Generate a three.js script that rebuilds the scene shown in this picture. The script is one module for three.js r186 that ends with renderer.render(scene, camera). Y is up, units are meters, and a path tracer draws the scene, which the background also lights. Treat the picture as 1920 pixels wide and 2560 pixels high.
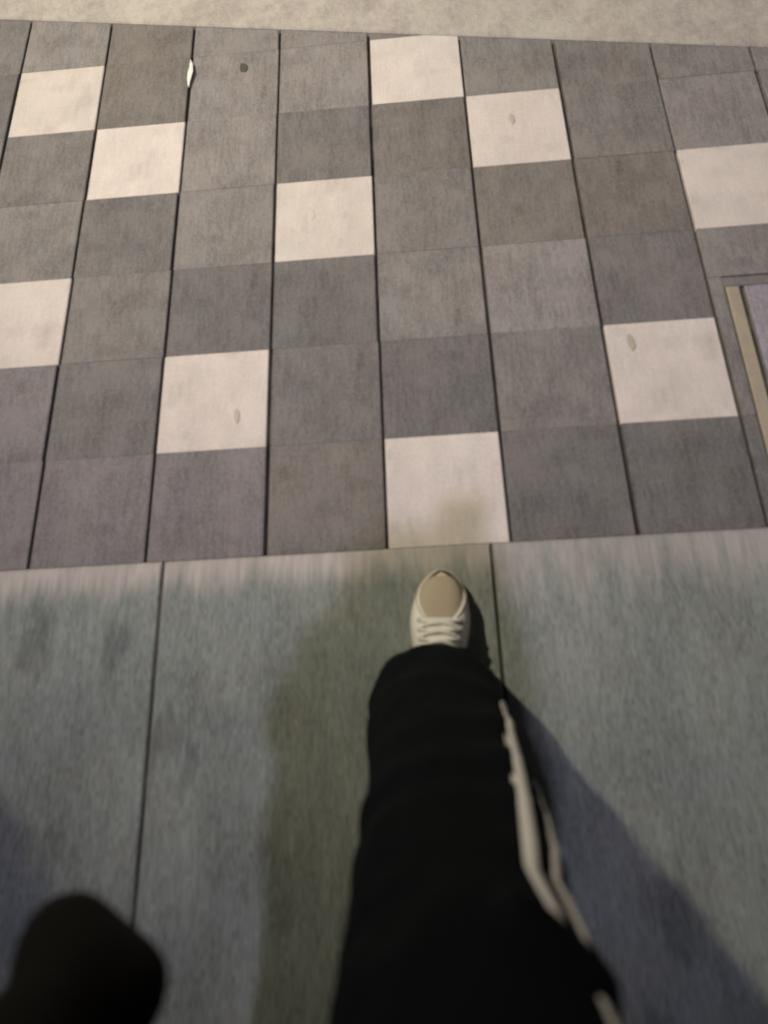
import * as THREE from 'three';
import { MarchingCubes } from 'three/addons/objects/MarchingCubes.js';
import { ImprovedNoise } from 'three/addons/math/ImprovedNoise.js';
import { mergeGeometries, mergeVertices } from 'three/addons/utils/BufferGeometryUtils.js';
import { RoundedBoxGeometry } from 'three/addons/geometries/RoundedBoxGeometry.js';

// ------------------------------------------------------------------ camera, sky, lamps, exposure
const T = 0.225;                                   // paver module in metres
const scene = new THREE.Scene();
const camera = new THREE.PerspectiveCamera(68.7, 0.75, 0.005, 400);
camera.rotation.order = 'YXZ';
camera.position.set(0, 5.696 * T, 0);
camera.rotation.set(-1.175176, 0.14496, -0.193166);
camera.focus = 3.0;
camera.userData.fStop = 2.3;
camera.updateMatrixWorld(true);

const renderer = new THREE.WebGLRenderer({ antialias: true });
renderer.setSize(768, 1024);
renderer.toneMapping = THREE.LinearToneMapping;
renderer.toneMappingExposure = 1.05;
renderer.shadowMap.enabled = true;

const SKY = [0.04, 0.037, 0.037];                 // night sky lit by the town
{
  const data = new Float32Array(32 * 16 * 4);
  for (let i = 0; i < 512; i++) { data[4 * i] = SKY[0]; data[4 * i + 1] = SKY[1]; data[4 * i + 2] = SKY[2]; data[4 * i + 3] = 1; }
  const t = new THREE.DataTexture(data, 32, 16, THREE.RGBAFormat, THREE.FloatType);
  t.mapping = THREE.EquirectangularReflectionMapping; t.magFilter = THREE.LinearFilter; t.needsUpdate = true;
  scene.background = t; scene.environment = t;
}
const WARM = { at: [-1.72, 3.0, -1.55], aim: [0.7, 0, -2.4], color: new THREE.Color().setRGB(1.0, 0.89, 0.7), power: 52, angle: 0.9 };
const COOL = { at: [-0.24, 6.0, 1.92], aim: [-0.2, 0, -2.2], color: new THREE.Color().setRGB(0.81, 0.75, 1.0), power: 74, angle: 0.44 };

// ------------------------------------------------------------------ helpers
let seed = 20240611;
const rnd = () => { seed = (seed * 1664525 + 1013904223) >>> 0; return seed / 4294967296; };
const noise = new ImprovedNoise();
const nz = (x, y, z = 0) => noise.noise(x, y, z);
const taken = {};
const numbered = n => { const k = taken[n] = (taken[n] ?? -1) + 1; return k ? `${n}_${String(k).padStart(3, '0')}` : n; };
function obj(name, geo, mat, parent) {
  const m = new THREE.Mesh(geo, mat); m.name = parent === scene ? numbered(name) : name;
  m.castShadow = m.receiveShadow = true; parent.add(m); return m;
}
function thing(name, label, category, group) {
  const o = new THREE.Group(); o.name = numbered(name); o.userData = { label, category };
  if (group) o.userData.group = group;
  scene.add(o); return o;
}
function structure(name, label, category) {
  const o = new THREE.Group(); o.name = numbered(name); o.userData = { kind: 'structure', label, category }; scene.add(o); return o;
}
const X = u => (u - 4.32667) * T, Z = v => (v - 8.03168) * T;     // paving grid to metres, camera above the origin

// tileable value noise on a lattice of px by py cells
function lattice(px, py) {
  const g = new Float32Array(px * py); for (let i = 0; i < g.length; i++) g[i] = rnd();
  return (u, v) => {                               // u, v in 0..1
    const x = u * px, y = v * py, i = Math.floor(x), j = Math.floor(y), a = x - i, b = y - j;
    const s = a * a * (3 - 2 * a), t = b * b * (3 - 2 * b), i0 = ((i % px) + px) % px, i1 = (i0 + 1) % px, j0 = ((j % py) + py) % py, j1 = (j0 + 1) % py;
    return (g[j0 * px + i0] * (1 - s) + g[j0 * px + i1] * s) * (1 - t) + (g[j1 * px + i0] * (1 - s) + g[j1 * px + i1] * s) * t - 0.5;
  };
}
function texture(w, h, fn, srgb = true) {
  const d = new Uint8Array(w * h * 4);
  const enc = c => { c = Math.min(1, Math.max(0, c)); return 255 * (srgb ? (c <= 0.0031308 ? 12.92 * c : 1.055 * Math.pow(c, 1 / 2.4) - 0.055) : c); };
  for (let y = 0; y < h; y++) for (let x = 0; x < w; x++) {
    const c = fn((x + 0.5) / w, (y + 0.5) / h), k = 4 * (y * w + x);
    d[k] = enc(c[0]); d[k + 1] = enc(c[1]); d[k + 2] = enc(c[2]); d[k + 3] = 255;
  }
  const t = new THREE.DataTexture(d, w, h, THREE.RGBAFormat, THREE.UnsignedByteType);
  t.wrapS = t.wrapT = THREE.RepeatWrapping; t.magFilter = THREE.LinearFilter; t.minFilter = THREE.LinearMipmapLinearFilter; t.generateMipmaps = true;
  if (srgb) t.colorSpace = THREE.SRGBColorSpace;
  t.needsUpdate = true; return t;
}
// convex polygon with the inside to its left when seen in the x, z plane turned so that area is positive
function area(p) { let a = 0; for (let i = 0; i < p.length; i++) { const q = p[(i + 1) % p.length]; a += p[i][0] * q[1] - q[0] * p[i][1]; } return a / 2; }
function clip(p, a, b, c) {                        // keep a*x + b*z <= c
  const out = [];
  for (let i = 0; i < p.length; i++) {
    const P = p[i], Q = p[(i + 1) % p.length], d = a * P[0] + b * P[1] - c, e = a * Q[0] + b * Q[1] - c;
    if (d <= 0) out.push(P);
    if ((d < 0 && e > 0) || (d > 0 && e < 0)) { const t = d / (d - e); out.push([P[0] + t * (Q[0] - P[0]), P[1] + t * (Q[1] - P[1])]); }
  }
  return out;
}
function inset(p, amount) {                        // amount(edge normal x, z) in metres
  const n = p.length, L = [];
  for (let i = 0; i < n; i++) { const P = p[i], Q = p[(i + 1) % n], dx = Q[0] - P[0], dz = Q[1] - P[1], l = Math.hypot(dx, dz) || 1, nx = dz / l, nzz = -dx / l; L.push([nx, nzz, nx * P[0] + nzz * P[1] - amount(nx, nzz)]); }
  return p.map((_, i) => { const A = L[(i + n - 1) % n], B = L[i], D = A[0] * B[1] - B[0] * A[1]; return Math.abs(D) < 1e-6 ? p[i] : [(A[2] * B[1] - B[2] * A[1]) / D, (A[0] * B[2] - B[0] * A[2]) / D]; });
}
// a laid piece: flat top at y = 0, chamfered arrises, sides down to -thick; uv in metres
function pieceGeo(poly, thick, chamfer, drop, uo = 0, vo = 0, us = 1, vs = 1) {
  if (area(poly) < 0) poly = poly.slice().reverse();
  const top = inset(poly, chamfer), n = poly.length, pos = [], uv = [];
  const put = (p, y) => { pos.push(p[0], y, p[1]); uv.push((p[0] + uo) * us, (p[1] + vo) * vs); };
  for (let i = 1; i < n - 1; i++) { put(top[0], 0); put(top[i + 1], 0); put(top[i], 0); }
  for (let i = 0; i < n; i++) {
    const j = (i + 1) % n;
    put(top[i], 0); put(top[j], 0); put(poly[j], -drop); put(top[i], 0); put(poly[j], -drop); put(poly[i], -drop);
    put(poly[i], -drop); put(poly[j], -drop); put(poly[j], -thick); put(poly[i], -drop); put(poly[j], -thick); put(poly[i], -thick);
  }
  const g = new THREE.BufferGeometry();
  g.setAttribute('position', new THREE.Float32BufferAttribute(pos, 3)); g.setAttribute('uv', new THREE.Float32BufferAttribute(uv, 2));
  g.computeVertexNormals(); return g;
}
const rect = (x0, x1, z0, z1) => [[x0, z0], [x1, z0], [x1, z1], [x0, z1]];

// ------------------------------------------------------------------ materials of the paving
const l1 = lattice(160, 22), l2 = lattice(60, 9), l3 = lattice(7, 6), l4 = lattice(300, 300), l5 = lattice(16, 14), l6 = lattice(320, 60);
const specks = new Float32Array(512 * 512);
for (let i = 0; i < 2600; i++) { const x = Math.floor(rnd() * 512), y = Math.floor(rnd() * 512), s = rnd() < 0.6 ? 0.22 : -0.3, w = 1 + Math.floor(rnd() * 3); for (let k = 0; k < w; k++) specks[((y + k) % 512) * 512 + x] += s * (0.4 + rnd() * 0.6); }
const paverMap = texture(512, 512, (u, v) => {     // brushed face of a pressed concrete paver, 0.6 m of it
  const s = specks[Math.floor(v * 512) * 512 + Math.floor(u * 512)];
  const k = 0.82 + 0.16 * l1(u, v) + 0.12 * l2(u, v) + 0.16 * l3(u, v) + 0.4 * l4(u, v) + 0.18 * l5(u, v) + 0.2 * l6(u, v) + 0.9 * s - 0.35 * Math.max(0, l5(v + 0.2, u + 0.6) + l2(u, v) * 0.5 - 0.22);
  const w = 0.035 * l5(u + 0.37, v + 0.11) + 0.03 * l3(v, u);
  return [k * (1 + w), k, k * (1 - w)];
});
const paverBump = texture(512, 512, (u, v) => { const k = 0.5 + 0.35 * l4(u, v) + 0.3 * l1(u, v) + 0.5 * specks[Math.floor(v * 512) * 512 + Math.floor(u * 512)]; return [k, k, k]; }, false);
const beigeMap = texture(512, 512, (u, v) => {
  const s = specks[Math.floor(u * 512) * 512 + Math.floor(v * 512)];
  const k = 0.9 + 0.05 * l1(u, v) + 0.05 * l2(u, v) + 0.08 * l3(u, v) + 0.17 * l4(u, v) + 0.09 * l5(u, v) + 0.4 * Math.min(s, 0.1) - 0.3 * Math.max(0, l5(v, u) + l2(u, v) * 0.6 - 0.2);
  const w = 0.02 * l5(u + 0.37, v + 0.11);
  return [k * (1 + w), k, k * (1 - w)];
});
const M = {};
const std = (o) => new THREE.MeshStandardMaterial({ roughness: 0.9, metalness: 0, ...o });
const col = (r, g, b) => new THREE.Color().setRGB(r, g, b);
const darkTones = [[0.178, 0.168, 0.158], [0.152, 0.145, 0.138], [0.2, 0.19, 0.178], [0.165, 0.151, 0.136], [0.182, 0.168, 0.168], [0.138, 0.132, 0.127], [0.222, 0.208, 0.196]];
M.dark = darkTones.map(c => std({ color: col(...c.map(x => x * 0.99)), map: paverMap, bumpMap: paverBump, bumpScale: 0.0012, roughness: 0.86 }));
M.beige = [[0.52, 0.475, 0.43], [0.5, 0.46, 0.412], [0.535, 0.49, 0.445]].map(c => std({ color: col(...c), map: beigeMap, bumpMap: paverBump, bumpScale: 0.0007, roughness: 0.84 }));
const bedMap = texture(512, 512, (u, v) => { const k = 0.45 + 0.9 * Math.max(0, l5(u * 3, v) + 0.05) + 0.5 * l4(u, v) + 0.5 * l3(u, v); return [k * 1.02, k * (1 + 0.2 * l5(v, u)), k * 0.85]; });
M.bed = std({ color: col(0.085, 0.078, 0.066), map: bedMap, roughness: 1 });
const apronMap = texture(1024, 1024, (u, v) => {
  const k = 0.84 + 0.1 * l3(u, v) + 0.16 * l5(u, v) + 0.14 * l5(u * 3 + v, v * 3) + 0.3 * l4(u * 2, v * 2) + 0.14 * l5(u * 7 - 2 * v, v * 5 + 2 * u) + 0.5 * specks[Math.floor(v * 512) * 512 + Math.floor(u * 512)];
  return [k, k * (1 + 0.03 * l5(u, v)), k * (1 - 0.03 * l3(v, u))];
});
M.apron = std({ color: col(0.39, 0.365, 0.318), map: apronMap, bumpMap: paverBump, bumpScale: 0.0012 });
M.ground = std({ color: col(0.12, 0.115, 0.105), map: apronMap, roughness: 0.95 });

// ------------------------------------------------------------------ ground
{
  const g = new THREE.PlaneGeometry(240, 240); g.rotateX(-Math.PI / 2); const uv = g.attributes.uv; for (let i = 0; i < uv.count; i++) uv.setXY(i, uv.getX(i) * 120, uv.getY(i) * 120);
  const m = obj('ground', g, M.ground, scene); m.position.y = -0.03; m.userData = { kind: 'structure', label: 'dark ground spreading out under and around the paving', category: 'ground' };
}
// edge between the paver band and the pale apron runs aslant: v = v0 + k u
const EV0 = -0.915, EK = 0.193, edgeV = u => EV0 + EK * u;
const U0 = -10, U1 = 16;
{
  const a = [X(-60), Z(edgeV(-60))], b = [X(70), Z(edgeV(70))];
  const g = pieceGeo([[a[0], a[1] - 30], [b[0], b[1] - 30], b, a], 0.06, () => 0.004, 0.004, 0, 0, 1 / 1.1, 1 / 1.1);
  const m = obj('concrete_apron', g, M.apron, scene); m.position.y = 0.002;
  m.userData = { kind: 'structure', label: 'pale beige concrete apron beyond the slanting edge of the pavers', category: 'concrete' };
}
// ------------------------------------------------------------------ band of square pavers, column joints open, rows butted
const paving = structure('pavement', 'band of dark grey square pavers with scattered beige ones', 'pavement');
{
  const g = pieceGeo([[X(U0), Z(edgeV(U0)) + 0.002], [X(U1), Z(edgeV(U1)) + 0.002], [X(U1), Z(6.01)], [X(U0), Z(6.01)]], 0.01, () => 0, 0, 0, 0, 2, 2);
  const m = obj('joint_sand', g, M.bed, paving); m.position.y = -0.011;
}
const beigeAt = new Set(['0,0', '4,0', '1,1', '5,1', '3,2', '7,2', '0,3', '2,4', '6,4', '4,5']);
const toneAt = { '1,0': 3, '1,-1': 3, '2,0': 6, '2,1': 6, '3,0': 6, '3,1': 1, '4,1': 3, '1,2': 1, '2,2': 2, '3,3': 5, '4,3': 2, '5,2': 3, '5,3': 6, '0,1': 0, '0,2': 2, '1,3': 0, '1,4': 1, '2,3': 5, '3,4': 1, '3,5': 3, '4,4': 5, '4,2': 0, '5,4': 0, '5,5': 5, '6,5': 5, '6,3': 1, '6,2': 3, '6,1': 0, '2,5': 4, '1,5': 4, '0,5': 4, '0,4': 4, '7,1': 6, '7,0': 2, '6,0': 0, '5,0': 2 };
const GAP = 0.0068, RGAP = 0.0003;
const COVER = { u0: 7.13, u1: 9.6, v0: 3.56, v1: 5.98 };
for (let u = U0; u < U1; u++) for (let v = Math.floor(edgeV(u)); v < 6; v++) {
  const r0 = rnd(), r1 = rnd(), r2 = rnd(), r3 = rnd(), wob = (rnd() - 0.5) * 0.0032;
  let polys = [rect(X(u) + GAP / 2 + wob, X(u + 1) - GAP / 2 + wob, Z(v) + RGAP / 2, Z(v + 1) - RGAP / 2)];
  if (u + 1 > COVER.u0 && u < COVER.u1 && v + 1 > COVER.v0) {
    const p = polys[0]; polys = [];
    if (v < COVER.v0) { polys.push(clip(p, 0, 1, Z(COVER.v0))); if (u < COVER.u0) polys.push(clip(clip(p, 0, -1, -Z(COVER.v0) - 0.001), 1, 0, X(COVER.u0))); }
    else { if (u < COVER.u0) polys.push(clip(p, 1, 0, X(COVER.u0))); if (u + 1 > COVER.u1) polys.push(clip(p, -1, 0, -X(COVER.u1))); }
  }
  const inView = u >= -1 && u <= 8 && v >= -2;
  const key = `${u},${v}`, isBeige = beigeAt.has(key) || (!(u >= 0 && u <= 7) && r0 < 0.16);
  const mat = isBeige ? M.beige[Math.floor(r1 * 3)] : M.dark[toneAt[key] ?? Math.floor(r1 * 7)];
  for (let p of polys) {
    // keep the side nearer than the slanting edge, less a joint
    const dx = X(1) - X(0), dz = EK * T, l = Math.hypot(dx, dz), a = dz / l, b = -dx / l, c = a * X(0) + b * (Z(edgeV(0)) + 0.005);
    p = clip(p, a, b, c);
    if (p.length < 3 || Math.abs(area(p)) < 0.0012) continue;
    const g = pieceGeo(p, 0.05, nx => (Math.abs(nx) > 0.5 ? 0.0018 : 0.00015), 0.0016, r2 * 3, r3 * 3, 1 / 0.6, 1 / 0.6);
    const m = obj('paver', g, mat, paving);
    m.position.y = (r0 - 0.5) * (inView ? 0.0012 : 0.002);
    m.rotation.z = 0;
  }
}
// ------------------------------------------------------------------ footpath of long concrete slabs on the walker's side
const path = structure('footpath', 'grey green concrete slabs on which the walker treads', 'footpath');
{
  const g = pieceGeo(rect(X(U0), X(U1), Z(6.004), Z(6) + 3.8), 0.01, () => 0, 0, 0, 0, 2, 2);
  const m = obj('joint_sand', g, M.bed, path); m.position.y = -0.002;
}
const SW = 2.67, SL = 0.9;
function slabTexture(kind) {                       // 0.6 x 0.9 m: speckled concrete, stains, and a front edge worn pale
  const a = lattice(9, 7), b = lattice(24, 9), c = lattice(120, 26), d = lattice(280, 90), e = lattice(6, 5), f = lattice(70, 5), h = lattice(18, 3);
  const stains = [];
  if (kind === 0) stains.push([0.62, 0.15, 0.045, 0.075, 0.3], [0.66, 0.2, 0.03, 0.05, 0.16], [0.88, 0.165, 0.05, 0.04, 0.26], [0.3, 0.42, 0.09, 0.06, 0.18], [0.14, 0.62, 0.06, 0.09, 0.18], [0.75, 0.52, 0.07, 0.04, 0.16]);
  else if (kind === 1) stains.push([0.055, 0.35, 0.045, 0.06, 0.28], [0.12, 0.42, 0.03, 0.05, 0.2], [0.2, 0.33, 0.05, 0.04, 0.16], [0.35, 0.6, 0.07, 0.08, 0.14]);
  else for (let i = 0; i < 6; i++) stains.push([rnd(), 0.15 + 0.85 * rnd(), 0.03 + 0.06 * rnd(), 0.03 + 0.06 * rnd(), 0.08 + 0.16 * rnd()]);
  const wide = kind === 2;
  return texture(512, 768, (u, v) => {
    let k = 0.86 + 0.2 * a(u, v) + 0.17 * b(u, v) + 0.15 * c(u, v) + 0.42 * d(u, v) + 0.1 * e(u, v) + 0.5 * specks[(Math.floor(v * 767) % 512) * 512 + Math.floor(u * 512)];
    for (const [su, sv, ru, rv, s] of stains) {
      const q = Math.hypot((u - su + 0.03 * b(v, u)) / ru, (v - sv + 0.05 * b(u, v)) / rv) + 0.9 * b(u * 1.7, v * 1.7) + 0.5 * c(u, v);
      k *= 1 - s * (1 - THREE.MathUtils.smoothstep(q, 0.45, 1.25));
    }
    const reach = kind === 3 ? -1 : (wide ? 0.08 : 0.045) + (wide ? 0.04 : 0.008) * f(u, v) + (wide ? 0.06 : 0.024) * h(u, v) + 0.012 * b(u, v) + 0.012 * c(u, v);
    const dep = v * SL;
    const p = (1 - THREE.MathUtils.smoothstep(dep, reach - (wide ? 0.07 : 0.032), reach + (wide ? 0.06 : 0.034))) * (wide ? 0.62 : 1);
    const worn = 1.1 + 0.16 * f(u, v) + 0.22 * c(u, v) + 0.12 * b(u, v);
    const w = 0.05 * b(v, u) + 0.04 * a(v, u);
    return [k * (1 + w) * (1 - p) * 0.485 + p * worn * 0.76, k * (1 - p) * 0.522 + p * worn * 0.68, k * (1 - w) * (1 - p) * 0.487 + p * worn * 0.64];
  });
}
M.slab = [0, 1, 2, 3].map(k => std({ color: col(0.395, 0.41, 0.395), map: slabTexture(k), bumpMap: paverBump, bumpScale: 0.0014, roughness: 0.88 }));
for (let j = 0; j < 4; j++) for (let i = -4; i < 5; i++) {
  const x0 = X(2.16 + i * SW) + 0.0024, x1 = X(2.16 + (i + 1) * SW) - 0.0024, z0 = Z(6.005) + j * SL + (j ? 0.003 : 0), z1 = Z(6.005) + (j + 1) * SL - 0.003;
  const kind = j ? 3 : i === -1 ? 0 : i === 0 ? 1 : i === 1 ? 2 : (i & 1 ? 2 : 1);
  const g = pieceGeo(rect(x0, x1, z0, z1), 0.06, (nx, nzz) => (nzz < -0.5 ? 0.006 : 0.0025), 0.0035, -x0 + (j ? 0.17 * i : 0), -z0, 1 / (x1 - x0), 1 / (z1 - z0));
  obj('slab', g, M.slab[kind], path).position.y = 0.004;
}
// ------------------------------------------------------------------ access cover let into the pavers
{
  const c = thing('access_cover', 'lavender grey access cover with tan side rails let into the dark pavers', 'cover');
  const x0 = X(COVER.u0) + 0.003, x1 = X(COVER.u1) - 0.003, z0 = Z(COVER.v0) + 0.003, z1 = Z(COVER.v1) - 0.003, bw = 0.026;
  const tan = std({ color: col(0.31, 0.27, 0.2), map: beigeMap, roughness: 0.7 }), rust = std({ color: col(0.16, 0.15, 0.142), map: paverMap, roughness: 0.85 });
  const lid = std({ color: col(0.26, 0.245, 0.27), map: paverMap, bumpMap: paverBump, bumpScale: 0.0012, roughness: 0.75 });
  const px = (a, b, e, f, m, n, y) => { const q = obj(n, pieceGeo(rect(a, b, e, f), 0.05, () => 0.002, 0.002, 0, 0, 1.7, 1.7), m, c); q.position.y = y; return q; };
  px(x0, x0 + bw, z0 + 0.024, z1, tan, 'side_rail', 0.001); px(x1 - bw, x1, z0 + 0.024, z1, tan, 'side_rail', 0.001);
  px(x0 - 0.002, x1 + 0.002, z0 - 0.002, z0 + 0.022, rust, 'cross_rail', -0.002); px(x0 + bw + 0.002, x1 - bw - 0.002, z1 - 0.022, z1, rust, 'cross_rail', -0.002);
  px(x0 + bw + 0.012, x1 - bw - 0.012, z0 + 0.0235, z1 - 0.027, lid, 'lid', -0.0005);
  const floor = obj('cover_seat', new THREE.BoxGeometry(x1 - x0, 0.004, z1 - z0), rust, c); floor.position.set((x0 + x1) / 2, -0.014, (z0 + z1) / 2);
  for (const s of [-1, 1]) { const r = obj('lifting_ring', new THREE.TorusGeometry(0.014, 0.003, 6, 18), rust, c); r.rotation.x = Math.PI / 2; r.position.set((x0 + x1) / 2 + s * 0.17, 0.001, (z0 + z1) / 2); }
}
// ------------------------------------------------------------------ gum and litter on the pavers
function gum(u, v, rx, rz, c, label) {
  const n = 22, pts = []; const ph = rnd() * 9;
  for (let i = 0; i < n; i++) { const a = i / n * Math.PI * 2, r = 1 + 0.22 * nz(Math.cos(a) * 1.3 + ph, Math.sin(a) * 1.3, ph) ; pts.push([rx * r * Math.cos(a), rz * r * Math.sin(a)]); }
  const g = pieceGeo(pts, 0.002, () => 0.0022, 0.0011);
  const m = obj('gum_spot', g, std({ color: col(...c), roughness: 0.85 }), scene); m.position.set(X(u), 0.0018, Z(v)); m.rotation.y = 0.12;
  m.userData = { label, category: 'gum', group: 'trodden gum spots on the pavers' };
}
gum(5.45, 1.38, 0.007, 0.017, [0.35, 0.31, 0.265], 'taupe gum smear on the beige paver whose corner meets the next beige paver beyond');
gum(6.22, 4.2, 0.008, 0.02, [0.32, 0.29, 0.23], 'olive gum smear on the beige paver beside the access cover');
gum(2.71, 4.68, 0.006, 0.016, [0.38, 0.34, 0.29], 'faint gum smear near the right edge of a lone beige paver among dark ones');
gum(2.6, 0.25, 0.011, 0.017, [0.06, 0.055, 0.045], 'black gum spot on a dark paver close to the pale apron');
gum(3.37, 2.45, 0.008, 0.014, [0.46, 0.41, 0.35], 'pale brown gum mark in the middle of a beige paver');
{
  const n = 10, pos = [], idx = [];                 // a folded sliver of paper stuck upright in the joint
  for (let i = 0; i <= n; i++) { const t = i / n, w = 0.0065 * Math.sin(Math.PI * Math.min(0.98, t * 0.92 + 0.06)) * (0.8 + 0.45 * nz(t * 7, 2.3)) + 0.0006, yy = 0.004 + 0.006 * Math.sin(t * 3.1), zz = (t - 0.5) * 0.098, xx = 0.003 * Math.sin(t * 5);
    for (const [sx, h] of [[-1, 0], [0, 0.004], [1, 0.0015]]) pos.push(xx + sx * w, yy + h, zz); for (const [sx, h] of [[-1, 0], [0, 0.004], [1, 0.0015]]) pos.push(xx + sx * w, yy + h - 0.0006, zz); }
  for (let i = 0; i < n; i++) { const a = i * 6, b = a + 6; for (const o of [0, 3]) for (const k of [0, 1]) idx.push(a + o + k, b + o + k, a + o + k + 1, a + o + k + 1, b + o + k, b + o + k + 1); idx.push(a, a + 3, b, b, a + 3, b + 3, a + 2, b + 2, a + 5, b + 2, b + 5, a + 5); }
  const g = new THREE.BufferGeometry(); g.setAttribute('position', new THREE.Float32BufferAttribute(pos, 3)); g.setIndex(idx); g.computeVertexNormals();
  const m = obj('paper_scrap', g, std({ color: col(0.66, 0.63, 0.58), roughness: 0.8, side: THREE.DoubleSide }), scene); m.position.set(X(2.01), 0.0005, Z(0.3)); m.rotation.y = 0.05;
  m.userData = { label: 'thin white scrap of paper caught in a paver joint', category: 'litter' };
}
// ------------------------------------------------------------------ person: signed distances meshed with marching cubes
function V(x, y, z) { return new THREE.Vector3(x, y, z); }
function capsule(px, py, pz, a, b, ra, rb) {
  const dx = b.x - a.x, dy = b.y - a.y, dz = b.z - a.z, ex = px - a.x, ey = py - a.y, ez = pz - a.z;
  let t = (ex * dx + ey * dy + ez * dz) / (dx * dx + dy * dy + dz * dz + 1e-12); t = t < 0 ? 0 : t > 1 ? 1 : t;
  return Math.hypot(ex - t * dx, ey - t * dy, ez - t * dz) - (ra + (rb - ra) * t);
}
const smin = (a, b, k) => { const h = Math.max(k - Math.abs(a - b), 0) / k; return Math.min(a, b) - h * h * k * 0.25; };
function chain(list, k) {                           // list of [point, radius]; null starts a new limb
  const bones = []; for (let i = 0; i + 1 < list.length; i++) if (list[i] && list[i + 1]) bones.push([list[i][0], list[i + 1][0], list[i][1], list[i + 1][1]]);
  return (x, y, z) => { let d = 9; for (const b of bones) d = smin(d, capsule(x, y, z, b[0], b[1], b[2], b[3]), k); return d; };
}
function mesh(sdf, c, half, res) {
  const mc = new MarchingCubes(res, new THREE.MeshBasicMaterial(), false, false, 400000); mc.isolation = 0;
  const hs = res / 2; let q = 0;
  for (let k = 0; k < res; k++) for (let j = 0; j < res; j++) for (let i = 0; i < res; i++) mc.field[q++] = -sdf(c.x + (i - hs) / hs * half, c.y + (j - hs) / hs * half, c.z + (k - hs) / hs * half);
  mc.update();
  const n = mc.count, p = new Float32Array(mc.positionArray.slice(0, n * 3)), no = new Float32Array(mc.normalArray.slice(0, n * 3));
  for (let i = 0; i < n; i++) { p[3 * i] = c.x + p[3 * i] * half; p[3 * i + 1] = c.y + p[3 * i + 1] * half; p[3 * i + 2] = c.z + p[3 * i + 2] * half; const l = Math.hypot(no[3 * i], no[3 * i + 1], no[3 * i + 2]) || 1; no[3 * i] /= l; no[3 * i + 1] /= l; no[3 * i + 2] /= l; }
  const g = new THREE.BufferGeometry(); g.setAttribute('position', new THREE.BufferAttribute(p, 3)); g.setAttribute('normal', new THREE.BufferAttribute(no, 3)); return mergeVertices(g, 1e-5);
}
const person = thing('person', 'person striding in black tracksuit with white side stripes and cream tan sneakers', 'person');
M.cloth = new THREE.MeshPhysicalMaterial({ color: col(0.0036, 0.0052, 0.0066), roughness: 0.85, specularIntensity: 0.18 });
M.jacket = new THREE.MeshPhysicalMaterial({ color: col(0.0085, 0.0075, 0.006), roughness: 0.85, specularIntensity: 0.35 });
M.white = std({ color: col(0.88, 0.85, 0.8), roughness: 0.75 });
M.skin = std({ color: col(0.42, 0.27, 0.2), roughness: 0.6 });
const camM = camera.matrixWorld, inCam = (x, y, z) => V(x, y, z).applyMatrix4(camM);   // the phone is where the picture was taken from

// trousers
const legR = [[V(0.006, 0.02, -0.185), 0.092], [V(0.002, 0.14, -0.148), 0.093], [V(-0.002, 0.24, -0.095), 0.091], [V(0.0, 0.365, -0.034), 0.084], [V(0.002, 0.455, 0.013), 0.082], [V(0.002, 0.525, 0.051), 0.081], [V(0.004, 0.58, 0.082), 0.082], [V(0.008, 0.62, 0.108), 0.088], [V(0.016, 0.665, 0.132), 0.094], [V(0.0, 0.88, 0.27), 0.118]];
const legL = [[V(-0.215, 0.13, 0.81), 0.085], [V(-0.21, 0.3, 0.63), 0.088], [V(-0.205, 0.5, 0.43), 0.088], [V(-0.18, 0.7, 0.36), 0.095], [V(-0.165, 0.88, 0.29), 0.11]];
const pelvis = [[V(-0.145, 0.93, 0.29), 0.12], [V(-0.03, 0.93, 0.28), 0.12], null, [V(-0.16, 1.03, 0.29), 0.11], [V(-0.04, 1.03, 0.29), 0.11]];
const finAt = (x, y, z, r) => [V(x + 0.058, y + 0.024, z - 0.044), r];      // loose side seam that squares the front of the leg
const fin = [[V(0.03, 0.1, -0.175), 0.05], finAt(-0.006, 0.25, -0.085, 0.026), finAt(0.0, 0.365, -0.034, 0.026), finAt(0.0, 0.455, 0.013, 0.026), finAt(0.002, 0.53, 0.056, 0.026), finAt(0.004, 0.585, 0.088, 0.026), finAt(0.0, 0.63, 0.115, 0.02)];
const legOnly = chain([...legR, null, ...legL], 0.012), finOnly = chain(fin, 0.03), pelvisOnly = chain(pelvis, 0.03);
const legBones = (x, y, z) => smin(smin(legOnly(x, y, z), finOnly(x, y, z), 0.022), pelvisOnly(x, y, z), 0.05);
const kneeFold = [V(0.046, 0.727, 0.056), V(0.088, 0.727, 0.1)];
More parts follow.
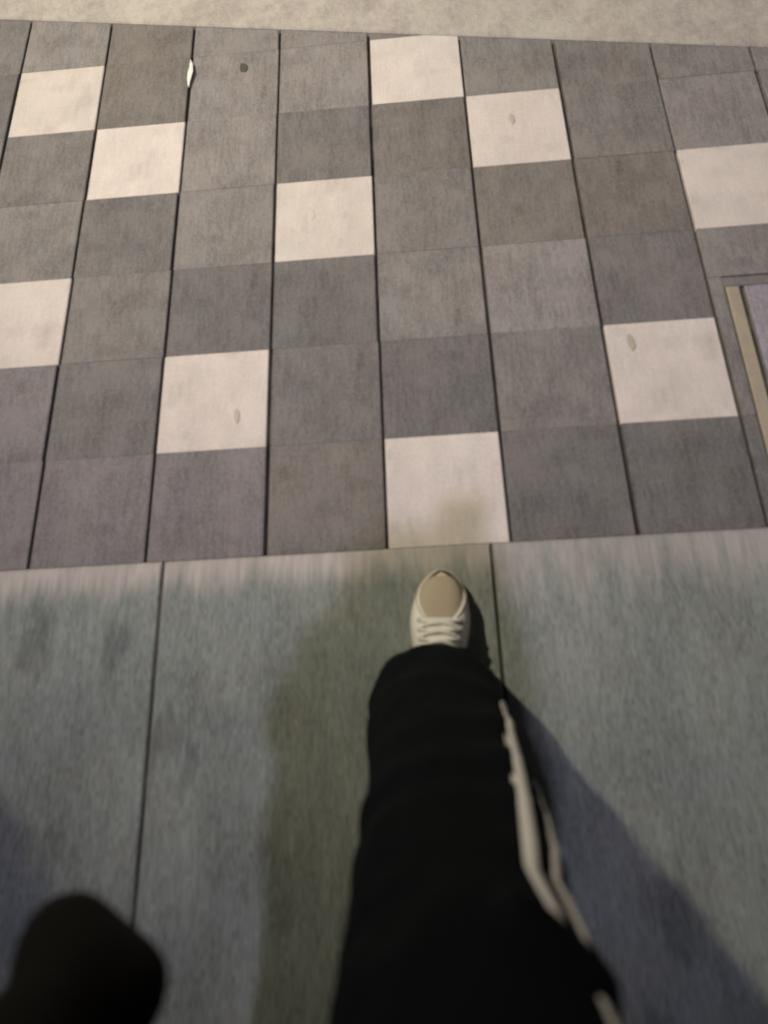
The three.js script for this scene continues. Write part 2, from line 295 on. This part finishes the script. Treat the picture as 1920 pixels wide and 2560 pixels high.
function trouserSdf(x, y, z, fold = true) {
  let d = legBones(x, y, z);
  if (d > 0.06) return d;
  // cloth folds: slanting rucks over the knee and above the hem, loose swells elsewhere
  const f = nz(x * 7 + 3, y * 9 - z * 6, z * 7), ruck = Math.sin(y * 46 + x * 22 + 5 * f);
  const hem = Math.exp(-Math.pow((y - 0.13) / 0.08, 2)), knee = Math.exp(-Math.pow((y - 0.5) / 0.1, 2));
  const calm = x > -0.03 ? 1 - THREE.MathUtils.smoothstep(x, -0.03, 0.02) : z > 0.25 ? 1 - THREE.MathUtils.smoothstep(-x, 0.22, 0.26) : 1;            // the sewn side lies flatter
  d -= (0.007 * f + 0.012 * Math.max(0, nz(x * 13 + y * 9, y * 11 - x * 10, z * 10 + 5)) + 0.004 * nz(x * 30 - y * 12, y * 22 + x * 20, z * 20) + 0.0022 * ruck * (hem + knee)) * calm;
  if (fold && x > -0.12) d = smin(d, capsule(x, y, z, kneeFold[0], kneeFold[1], 0.013, 0.015), 0.018);
  d = Math.max(d, y - 1.08);
  if (z < 0.3) d = Math.max(d, 0.052 + 0.12 * (z + 0.2) * 0.25 - y);            // hem of the front leg
  else { const t = (0.13 + 0.02 - y) * 0.62 + (z - 0.78) * 0.78; d = Math.max(d, t - 0.02); }
  return d;
}
const trousers = obj('trousers', mesh(trouserSdf, V(-0.1, 0.56, 0.3), 0.62, 136), M.cloth, person);
function stripe(leg, side, arc, wide, t0, t1) {     // ribbon sewn on the outer side, following the cloth
  const pts = leg.map(l => l[0]), curve = new THREE.CatmullRomCurve3(pts), n = 150, m = 4, pos = [], idx = [];
  const rows = [];
  for (let i = 0; i <= n; i++) {
    const t = t0 + (t1 - t0) * i / n, c = curve.getPointAt(t), tan = curve.getTangentAt(t), sx = V(side, 0, 0).addScaledVector(tan, -tan.x * side).normalize(), fw = new THREE.Vector3().crossVectors(tan, sx).multiplyScalar(side).normalize();
    if (fw.z > 0) fw.negate();
    rows.push(Array.from({ length: m + 1 }, (_, j) => {
      const phi = (arc(t) + (j / m - 0.5) * wide) / 0.088, d = sx.clone().multiplyScalar(Math.cos(phi)).addScaledVector(fw, Math.sin(phi));
      let r = 0.04; for (let s = 0; s < 40; s++) { const e = -trouserSdf(c.x + d.x * r, c.y + d.y * r, c.z + d.z * r, false); if (e < 0.0003 || r > 0.15) break; r += e * 0.8; }
      return { c, d, r };
    }));
  }
  for (let i = 0; i <= n; i++) {
    const ring = rows[i].map(({ c, d, r }, j) => {
      let a = 0, w = 0; for (let q = -10; q <= 10; q++) if (rows[i + q]) { let top = 0; for (let p = -4; p <= 4; p++) if (rows[i + q + p]) top = Math.max(top, rows[i + q + p][j].r); a += top; w++; }
      const R = Math.max(r, a / w) + 0.0006;
      return [c.clone().addScaledVector(d, R + (j === 0 || j === m ? -0.0004 : 0.001)), c.clone().addScaledVector(d, R - 0.006)];
    });
    for (const [a] of ring) pos.push(a.x, a.y, a.z);
    for (const [, b] of ring) pos.push(b.x, b.y, b.z);
  }
  const k = 2 * (m + 1);
  for (let i = 0; i < n; i++) for (let o = 0; o < 2; o++) for (let j = 0; j < m; j++) { const a = i * k + o * (m + 1) + j; idx.push(a, a + k, a + 1, a + 1, a + k, a + k + 1); }
  const g = new THREE.BufferGeometry(); g.setAttribute('position', new THREE.Float32BufferAttribute(pos, 3)); g.setIndex(idx); g.computeVertexNormals();
  obj('stripe', g, M.white, trousers);
}
const along = (t, ks) => { if (t <= ks[0][0]) return ks[0][1]; for (let i = 0; i + 1 < ks.length; i++) if (t <= ks[i + 1][0]) return ks[i][1] + (ks[i + 1][1] - ks[i][1]) * (t - ks[i][0]) / (ks[i + 1][0] - ks[i][0]); return ks[ks.length - 1][1]; };
const eased = ks => t => { let a = 0; for (let q = -5; q <= 5; q++) a += along(t + q * 0.007, ks); return a / 11; };
stripe(legR, 1, eased([[0.13, -0.01], [0.2, 0.024], [0.278, 0.0546], [0.41, 0.0668], [0.49, 0.0708], [0.545, 0.0726], [0.618, 0.0775], [0.662, 0.083], [0.735, 0.0912], [0.75, 0.088], [0.765, 0.066], [0.8, 0.06], [1, 0.05]]), 0.0098, 0.17, 0.97);
stripe(legR, 1, eased([[0.13, -0.035], [0.3, 0.008], [0.42, 0.037], [0.527, 0.0455], [0.603, 0.0555], [0.655, 0.0632], [0.715, 0.0712], [0.745, 0.074], [0.765, 0.048], [0.8, 0.042], [1, 0.026]]), 0.0072, 0.17, 0.97);
stripe(legL, -1, () => 0.027, 0.017, 0.05, 0.95); stripe(legL, -1, () => -0.001, 0.016, 0.05, 0.95);

// jacket: the swinging sleeve is long enough to hide the hand
const handPhone = inCam(0.05, -0.19, -0.012);
const sleeveEnd = V(-0.224, 0.79, 0.09);
const jacketBones = chain([
  [V(-0.13, 1.02, 0.28), 0.11], [V(-0.13, 1.34, 0.29), 0.1], [V(-0.12, 1.43, 0.33), 0.075], null, [V(-0.05, 1.02, 0.3), 0.11], [V(-0.05, 1.34, 0.35), 0.1], [V(-0.07, 1.43, 0.33), 0.075], null,
  [V(-0.1, 1.05, 0.28), 0.13], [V(-0.1, 1.32, 0.31), 0.125], [V(-0.1, 1.47, 0.33), 0.085], null, [V(-0.13, 1.46, 0.36), 0.07], [V(-0.04, 1.46, 0.37), 0.07], null,
  [V(-0.14, 1.4, 0.29), 0.07], [V(-0.178, 1.38, 0.25), 0.06], [V(-0.2, 1.1, 0.25), 0.052], [V(-0.228, 0.93, 0.165), 0.05], [sleeveEnd, 0.032], null, [V(-0.24, 0.757, 0.062), 0.027], [V(-0.204, 0.757, 0.089), 0.027], null,
  [V(-0.04, 1.4, 0.36), 0.07], [V(0.012, 1.38, 0.4), 0.06], [V(0.02, 1.1, 0.43), 0.052], [handPhone, 0.042]], 0.04);
function jacketSdf(x, y, z) {
  let d = jacketBones(x, y, z); if (d > 0.06) return d;
  d -= 0.006 * nz(x * 8, y * 10, z * 8) + 0.002 * Math.sin(y * 60 + 4 * nz(x * 9, y * 9, z * 9));
  return Math.max(d, 0.93 - y - (x < -0.08 && z < 0.2 ? 9 : 0), (y - 1.53));
}
obj('jacket', mesh(jacketSdf, V(-0.1, 1.12, 0.24), 0.46, 92), M.jacket, person);

// body: whole figure, with head and the hand that holds the phone on finer grids
const bodyBones = chain([
  [V(-0.1, 0.95, 0.29), 0.1], [V(-0.1, 1.2, 0.3), 0.1], [V(-0.1, 1.38, 0.32), 0.1], [V(-0.1, 1.5, 0.315), 0.052], [V(-0.1, 1.56, 0.29), 0.05], null,
  [V(-0.1, 1.4, 0.33), 0.06], [V(-0.178, 1.38, 0.25), 0.042], [V(-0.2, 1.1, 0.25), 0.036], [V(-0.228, 0.93, 0.165), 0.032], [V(-0.222, 0.82, 0.12), 0.022], null,
  [V(-0.1, 1.4, 0.33), 0.06], [V(0.012, 1.38, 0.4), 0.042], [V(0.02, 1.1, 0.43), 0.036], [handPhone, 0.026], null,
  [V(-0.1, 0.95, 0.29), 0.09], [V(0.0, 0.88, 0.27), 0.085], [V(0.004, 0.5, 0.036), 0.058], [V(0.004, 0.1, -0.165), 0.038], [V(0.006, 0.062, -0.19), 0.03], [V(0.016, 0.046, -0.32), 0.016], null,
  [V(-0.1, 0.95, 0.29), 0.09], [V(-0.165, 0.88, 0.29), 0.085], [V(-0.205, 0.5, 0.43), 0.058], [V(-0.213, 0.14, 0.78), 0.038], [V(-0.2, 0.06, 0.7), 0.026]], 0.03);
const headC = V(-0.1, 1.615, 0.27), tilt = -0.42;   // bowed towards the phone
function headSdf(x, y, z) {
  const X0 = x - headC.x, y0 = y - headC.y, z0 = z - headC.z, c = Math.cos(tilt), s = Math.sin(tilt), Y = c * y0 + s * z0, W = -s * y0 + c * z0; // face towards -W
  const el = (cx, cy, cz, a, b, e) => { const q = Math.hypot((X0 - cx) / a, (Y - cy) / b, (W - cz) / e); return (q - 1) * Math.min(a, b, e); };
  let d = smin(el(0, 0.03, 0.012, 0.076, 0.088, 0.096), el(0, -0.045, -0.02, 0.054, 0.072, 0.068), 0.04);
  d = smin(d, capsule(X0, Y, W, V(0, 0.005, -0.082), V(0, -0.032, -0.103), 0.008, 0.0125), 0.014);
  d = smin(d, capsule(X0, Y, W, V(-0.03, 0.022, -0.078), V(0.03, 0.022, -0.078), 0.009, 0.009), 0.012);
  for (const e of [-1, 1]) { d = -smin(-d, el(e * 0.031, 0.004, -0.09, 0.016, 0.0105, 0.014), 0.01); d = smin(d, el(e * 0.078, -0.005, 0.012, 0.009, 0.03, 0.018), 0.008); }
  d = smin(d, capsule(X0, Y, W, V(-0.017, -0.057, -0.078), V(0.017, -0.057, -0.078), 0.0075, 0.0075), 0.008);
  d = smin(d, capsule(X0, Y, W, V(-0.014, -0.07, -0.078), V(0.014, -0.07, -0.078), 0.0075, 0.0075), 0.005);
  return smin(d, capsule(x, y, z, V(-0.1, 1.47, 0.32), V(-0.1, 1.57, 0.285), 0.052, 0.05), 0.03);
}
const L = (x, y, z) => inCam(x, y, z);
const handBones = chain([
  [L(0.05, -0.2, -0.012), 0.026], [L(0.046, -0.155, -0.018), 0.028], [L(0.034, -0.11, -0.024), 0.022], null, [L(0.04, -0.15, -0.02), 0.022], [L(0.03, -0.08, -0.022), 0.017], null,
  [L(0.05, -0.14, -0.012), 0.018], [L(0.05, -0.105, 0.004), 0.013], [L(0.045, -0.075, 0.018), 0.0105], [L(0.03, -0.055, 0.021), 0.0085], null], 0.016);
const fingers = [[-0.062, 0.0088, 0.0], [-0.083, 0.0092, -0.004], [-0.103, 0.009, -0.003], [-0.122, 0.0078, 0.006]].map(([y, r, sh]) => chain([
  [L(0.034, y - 0.012, -0.022), r + 0.002], [L(0.006 + sh, y + 0.003, -0.024), r], [L(-0.028 + sh, y + 0.006, -0.021), r * 0.95], [L(-0.046 + sh * 0.4, y + 0.004, -0.002), r * 0.88], [L(-0.042, y + 0.002, 0.014), r * 0.8]], 0.006));
function handSdf(x, y, z) { let d = handBones(x, y, z); for (const f of fingers) d = smin(d, f(x, y, z), 0.006); return d; }
const bodyGeo = mergeGeometries([mesh((x, y, z) => bodyBones(x, y, z), V(-0.1, 0.82, 0.28), 0.85, 96), mesh(headSdf, headC.clone().add(V(0, -0.02, 0)), 0.165, 64), mesh(handSdf, L(0, -0.12, -0.005), 0.12, 64)]);
obj('body', bodyGeo, M.skin, person);
const hairSdf = (x, y, z) => {
  const X0 = x - headC.x, y0 = y - headC.y, z0 = z - headC.z, c = Math.cos(tilt), s = Math.sin(tilt), Y = c * y0 + s * z0, W = -s * y0 + c * z0;
  const q = (Math.hypot(X0 / 0.087, (Y - 0.036) / 0.097, (W - 0.018) / 0.105) - 1) * 0.087 - 0.004 * nz(X0 * 40, Y * 40, W * 40);
  return Math.max(q, -(Y - 0.055 + (W > 0 ? W * 1.6 : W * 0.2)) * 0.6);
};
obj('hair', mesh(hairSdf, headC.clone().add(V(0, 0.02, 0.01)), 0.16, 48), std({ color: col(0.012, 0.01, 0.008), roughness: 0.7 }), person);
for (const e of [-1, 1]) {
  const p = V(e * 0.031, 0.004, -0.077), c = Math.cos(tilt), s = Math.sin(tilt);
  const eye = obj('eye', new THREE.SphereGeometry(0.0115, 16, 12), std({ color: col(0.7, 0.68, 0.65), roughness: 0.2 }), person); eye.position.set(headC.x + p.x, headC.y + c * p.y - s * p.z, headC.z + s * p.y + c * p.z);
  const iris = obj('iris', new THREE.SphereGeometry(0.0055, 12, 8), std({ color: col(0.03, 0.02, 0.012), roughness: 0.2 }), eye); iris.position.set(0, -0.0035, -0.0075);
}
// sneakers
function loft(stations, m, close) {                 // rings of m + 1 points, swept
  const pos = [], idx = [], n = stations.length; for (const r of stations) for (const p of r) pos.push(...p);
  for (let i = 0; i + 1 < n; i++) for (let j = 0; j < m; j++) { const a = i * (m + 1) + j, b = a + m + 1; idx.push(a, b, a + 1, a + 1, b, b + 1); }
  if (close) for (const i of [0, n - 1]) { const r = stations[i], k = pos.length / 3; pos.push(r.reduce((s, p) => s + p[0], 0) / r.length, r.reduce((s, p) => s + p[1], 0) / r.length, r.reduce((s, p) => s + p[2], 0) / r.length); for (let j = 0; j < m; j++) idx.push(k, i * (m + 1) + j, i * (m + 1) + j + 1); }
  const g = new THREE.BufferGeometry(); g.setAttribute('position', new THREE.Float32BufferAttribute(pos, 3)); g.setIndex(idx); g.computeVertexNormals(); return g;
}
const LEN = 0.285, lerp = (t, ks) => { for (let i = 0; i + 1 < ks.length; i++) if (t <= ks[i + 1][0]) { const f = (t - ks[i][0]) / (ks[i + 1][0] - ks[i][0]), s = f * f * (3 - 2 * f); return ks[i][1] + (ks[i + 1][1] - ks[i][1]) * s; } return ks[ks.length - 1][1]; };
const halfW = t => Math.sqrt(Math.max(0, 1 - Math.pow(Math.abs(2 * t - 1), 5))) * lerp(t, [[0, 0.034], [0.2, 0.036], [0.4, 0.037], [0.7, 0.048], [0.88, 0.044], [1, 0.036]]);
const bend = t => 0.008 * Math.pow(Math.max(0, t - 0.3), 1.5);
const topY = t => lerp(t, [[0, 0.092], [0.3, 0.102], [0.5, 0.098], [0.75, 0.068], [0.92, 0.055], [1, 0.043]]);
function upperPoint(t, a, off) {                    // a from 0 (outer welt) over pi / 2 (ridge) to pi (inner welt)
  const w = halfW(t) * 0.96 + off, h = topY(t) - 0.028 + off, k = Math.min(1, Math.sqrt(Math.max(0, 1 - Math.pow(Math.abs(2 * t - 1), 9)))), c = Math.cos(a), s = Math.max(0, Math.sin(a));
  return [bend(t) + w * Math.sign(c) * Math.pow(Math.abs(c), 0.72), 0.026 + h * k * Math.pow(s, 0.8), -(t - 0.02) * LEN];
}
function patch(ta, tb, aa, ab, off, nT = 26, nA = 14) { const st = []; for (let i = 0; i <= nT; i++) { const r = []; for (let j = 0; j <= nA; j++) { const v = j / nA, t = ta(v) + (tb(v) - ta(v)) * i / nT; r.push(upperPoint(t, aa(t) + (ab(t) - aa(t)) * v, off * (j === 0 || j === nA || i === 0 || i === nT ? 0.1 : 1))); } st.push(r); } return loft(st, nA); }
function makeShoe() {
  const s = new THREE.Group(); s.name = 'shoe'; person.add(s);
  const tan = std({ color: col(0.52, 0.44, 0.33), roughness: 0.85, map: beigeMap }), white = std({ color: col(0.74, 0.73, 0.66), roughness: 0.6 }), sole = std({ color: col(0.6, 0.53, 0.42), roughness: 0.75 });
  const rings = []; for (const [y, g] of [[0, -0.002], [0.004, 0.002], [0.018, 0.004], [0.027, 0.0025], [0.0275, -0.004]]) { const r = []; for (let j = 0; j <= 48; j++) { const a = j / 48 * 2 * Math.PI, t = 0.5 - 0.5 * Math.cos(a); r.push([bend(t) + Math.sign(Math.sin(a)) * (halfW(t) + g), y + 0.012 * Math.pow(Math.max(0, (t - 0.8) / 0.2), 2), -(t - 0.02) * LEN + (t > 0.5 ? -g : g) * 0.8]); } rings.push(r); }
  obj('sole', loft(rings, 48, true), sole, s);
  const st = []; for (let i = 0; i <= 44; i++) { const t = 0.004 + 0.992 * i / 44, r = []; for (let j = 0; j <= 26; j++) r.push(upperPoint(t, Math.PI * j / 26, 0)); st.push(r); }
  obj('toe_and_upper', loft(st, 26), tan, s);
  const front = v => 0.92 - 0.24 * v;                  // overlays sweep back from the welt to the lacing
  obj('side_panel', patch(() => 0.12, front, () => 0.05, t => 1.24, 0.0035), white, s);
  obj('side_panel', patch(() => 0.12, front, () => Math.PI - 0.05, t => Math.PI - 1.24, 0.0035), white, s);
  obj('tongue', patch(() => 0.3, () => 0.68, () => 1.05, () => Math.PI - 1.05, 0.004), white, s);
  const eyeletMat = std({ color: col(0.3, 0.28, 0.25), roughness: 0.5 }), thread = std({ color: col(0.45, 0.4, 0.33), roughness: 0.9 });
  for (let k = 0; k < 5; k++) for (const e of [0, 1]) {
    const t = 0.66 - 0.06 * k, pts = []; for (let j = 0; j <= 8; j++) { const q = j / 8, a = 0.98 + (Math.PI - 1.96) * (e ? q : 1 - q); pts.push(V(...upperPoint(t - 0.05 * q, a, 0.006 + 0.003 * Math.sin(Math.PI * q) + 0.001 * e))); }
    obj('lace', new THREE.TubeGeometry(new THREE.CatmullRomCurve3(pts), 12, 0.0026, 6), white, s);
    const ey = obj('eyelet', new THREE.TorusGeometry(0.0035, 0.0012, 6, 14), eyeletMat, s); ey.position.set(...upperPoint(t, e ? 0.98 : Math.PI - 0.98, 0.0045)); ey.rotation.x = -Math.PI / 2 + 0.35;
  }
  for (const e of [0, 1]) { const pts = []; for (let j = 0; j <= 16; j++) { const v = 0.08 + 0.84 * j / 16; pts.push(V(...upperPoint(front(v) - 0.02, e ? Math.PI - (0.05 + 1.19 * v) : 0.05 + 1.19 * v, 0.0042))); } obj('stitching', new THREE.TubeGeometry(new THREE.CatmullRomCurve3(pts), 30, 0.0009, 5), thread, s); }
  return s;
}
const shoe = makeShoe(); shoe.position.set(0.0, 0.004, -0.118); shoe.rotation.set(0, -0.06, 0);
const other = shoe.clone(); other.name = 'shoe'; person.add(other); other.scale.x = -1; other.position.set(-0.213, 0.125, 0.86); other.rotation.set(-0.62, 0.05, 0);

// the phone that takes the picture, in the raised hand
{
  const p = thing('phone', 'slim black phone held up in the walker\'s hand', 'phone');
  p.position.copy(inCam(0, -0.055, 0.0075)); p.quaternion.copy(camera.quaternion);
  obj('case', new RoundedBoxGeometry(0.073, 0.152, 0.008, 3, 0.0038), std({ color: col(0.012, 0.012, 0.013), roughness: 0.5 }), p);
  const s = obj('screen', new THREE.BoxGeometry(0.066, 0.143, 0.0006), std({ color: col(0.01, 0.01, 0.012), roughness: 0.1 }), p); s.position.z = 0.0043;
  const l = obj('lens', new THREE.CylinderGeometry(0.006, 0.006, 0.0012, 20), std({ color: col(0.02, 0.02, 0.025), roughness: 0.1 }), p); l.rotation.x = Math.PI / 2; l.position.set(0.016, 0.055, -0.0044);
}
// ------------------------------------------------------------------ lamps beside and behind the walk, and an unseen post added to shade the slabs
function lampPost(L0, label, name, foot, head, radius) {
  const g = thing(name, label, 'lamp'), metal = std({ color: col(0.05, 0.05, 0.052), roughness: 0.5, metalness: 0.6 });
  const [hx, hy, hz] = L0.at, top = hy + 0.16;
  const plate = obj('base_plate', new THREE.CylinderGeometry(0.14, 0.16, 0.04, 20), metal, g); plate.position.set(foot[0], 0.02, foot[1]);
  const pole = obj('pole', new THREE.CylinderGeometry(0.035, 0.055, top, 16), metal, g); pole.position.set(foot[0], top / 2 + 0.03, foot[1]);
  const arm = obj('arm', new THREE.TubeGeometry(new THREE.CatmullRomCurve3([V(foot[0], top - 0.02, foot[1]), V(foot[0] * 0.7 + hx * 0.3, top + 0.1, foot[1] * 0.7 + hz * 0.3), V(hx, top + 0.04, hz)]), 20, 0.022, 10), metal, g); arm.castShadow = true;
  const hd = obj('lamp_head', new THREE.LatheGeometry([[0, 0.15], [0.05, 0.148], [head * 0.6, 0.12], [head, 0.06], [head, 0.045], [head - 0.012, 0.045], [head - 0.02, 0.06], [0, 0.1]].map(p => new THREE.Vector2(...p)), 28), metal, g); hd.position.set(hx, hy, hz);
  const glow = obj('diffuser', new THREE.CylinderGeometry(head - 0.03, head - 0.03, 0.012, 24), std({ color: col(0.8, 0.8, 0.8), emissive: L0.color.clone(), emissiveIntensity: 6 }), g); glow.position.set(hx, hy + 0.056, hz);
  const s = new THREE.SpotLight(L0.color, L0.power, 0, L0.angle, 1, 2); s.position.set(hx, hy + 0.02, hz); s.target.position.set(...L0.aim); s.castShadow = true; s.shadow.radius = radius; s.shadow.mapSize.set(2048, 2048); s.shadow.bias = -0.0005; s.name = name + '_light';
  scene.add(s.target); s.target.name = name + '_aim'; g.add(s); g.userData.label = label;
}
lampPost(WARM, 'low path lamp with warm light beside the paver band', 'path_lamp', [-2.35, -1.75], 0.16, 3.5);
lampPost(COOL, 'tall street lamp with cool light behind the walker', 'street_lamp', [-1.1, 3.5], 0.24, 5);
{
  const b = thing('added_bollard', 'black round post added out of view to cast shade on the slabs', 'added_bollard'), metal = std({ color: col(0.03, 0.03, 0.032), roughness: 0.5 });
  b.position.set(-1.0, 0.004, -0.36);
  obj('post', new THREE.CylinderGeometry(0.055, 0.06, 0.86, 24).translate(0, 0.43, 0), metal, b);
  obj('cap', new THREE.SphereGeometry(0.062, 24, 12, 0, Math.PI * 2, 0, Math.PI / 2).scale(1, 0.6, 1).translate(0, 0.862, 0), metal, b);
  obj('collar', new THREE.TorusGeometry(0.06, 0.008, 8, 28).rotateX(Math.PI / 2).translate(0, 0.76, 0), M.white, b);
  obj('foot_ring', new THREE.CylinderGeometry(0.085, 0.09, 0.02, 28).translate(0, 0.01, 0), metal, b);
}
renderer.render(scene, camera);
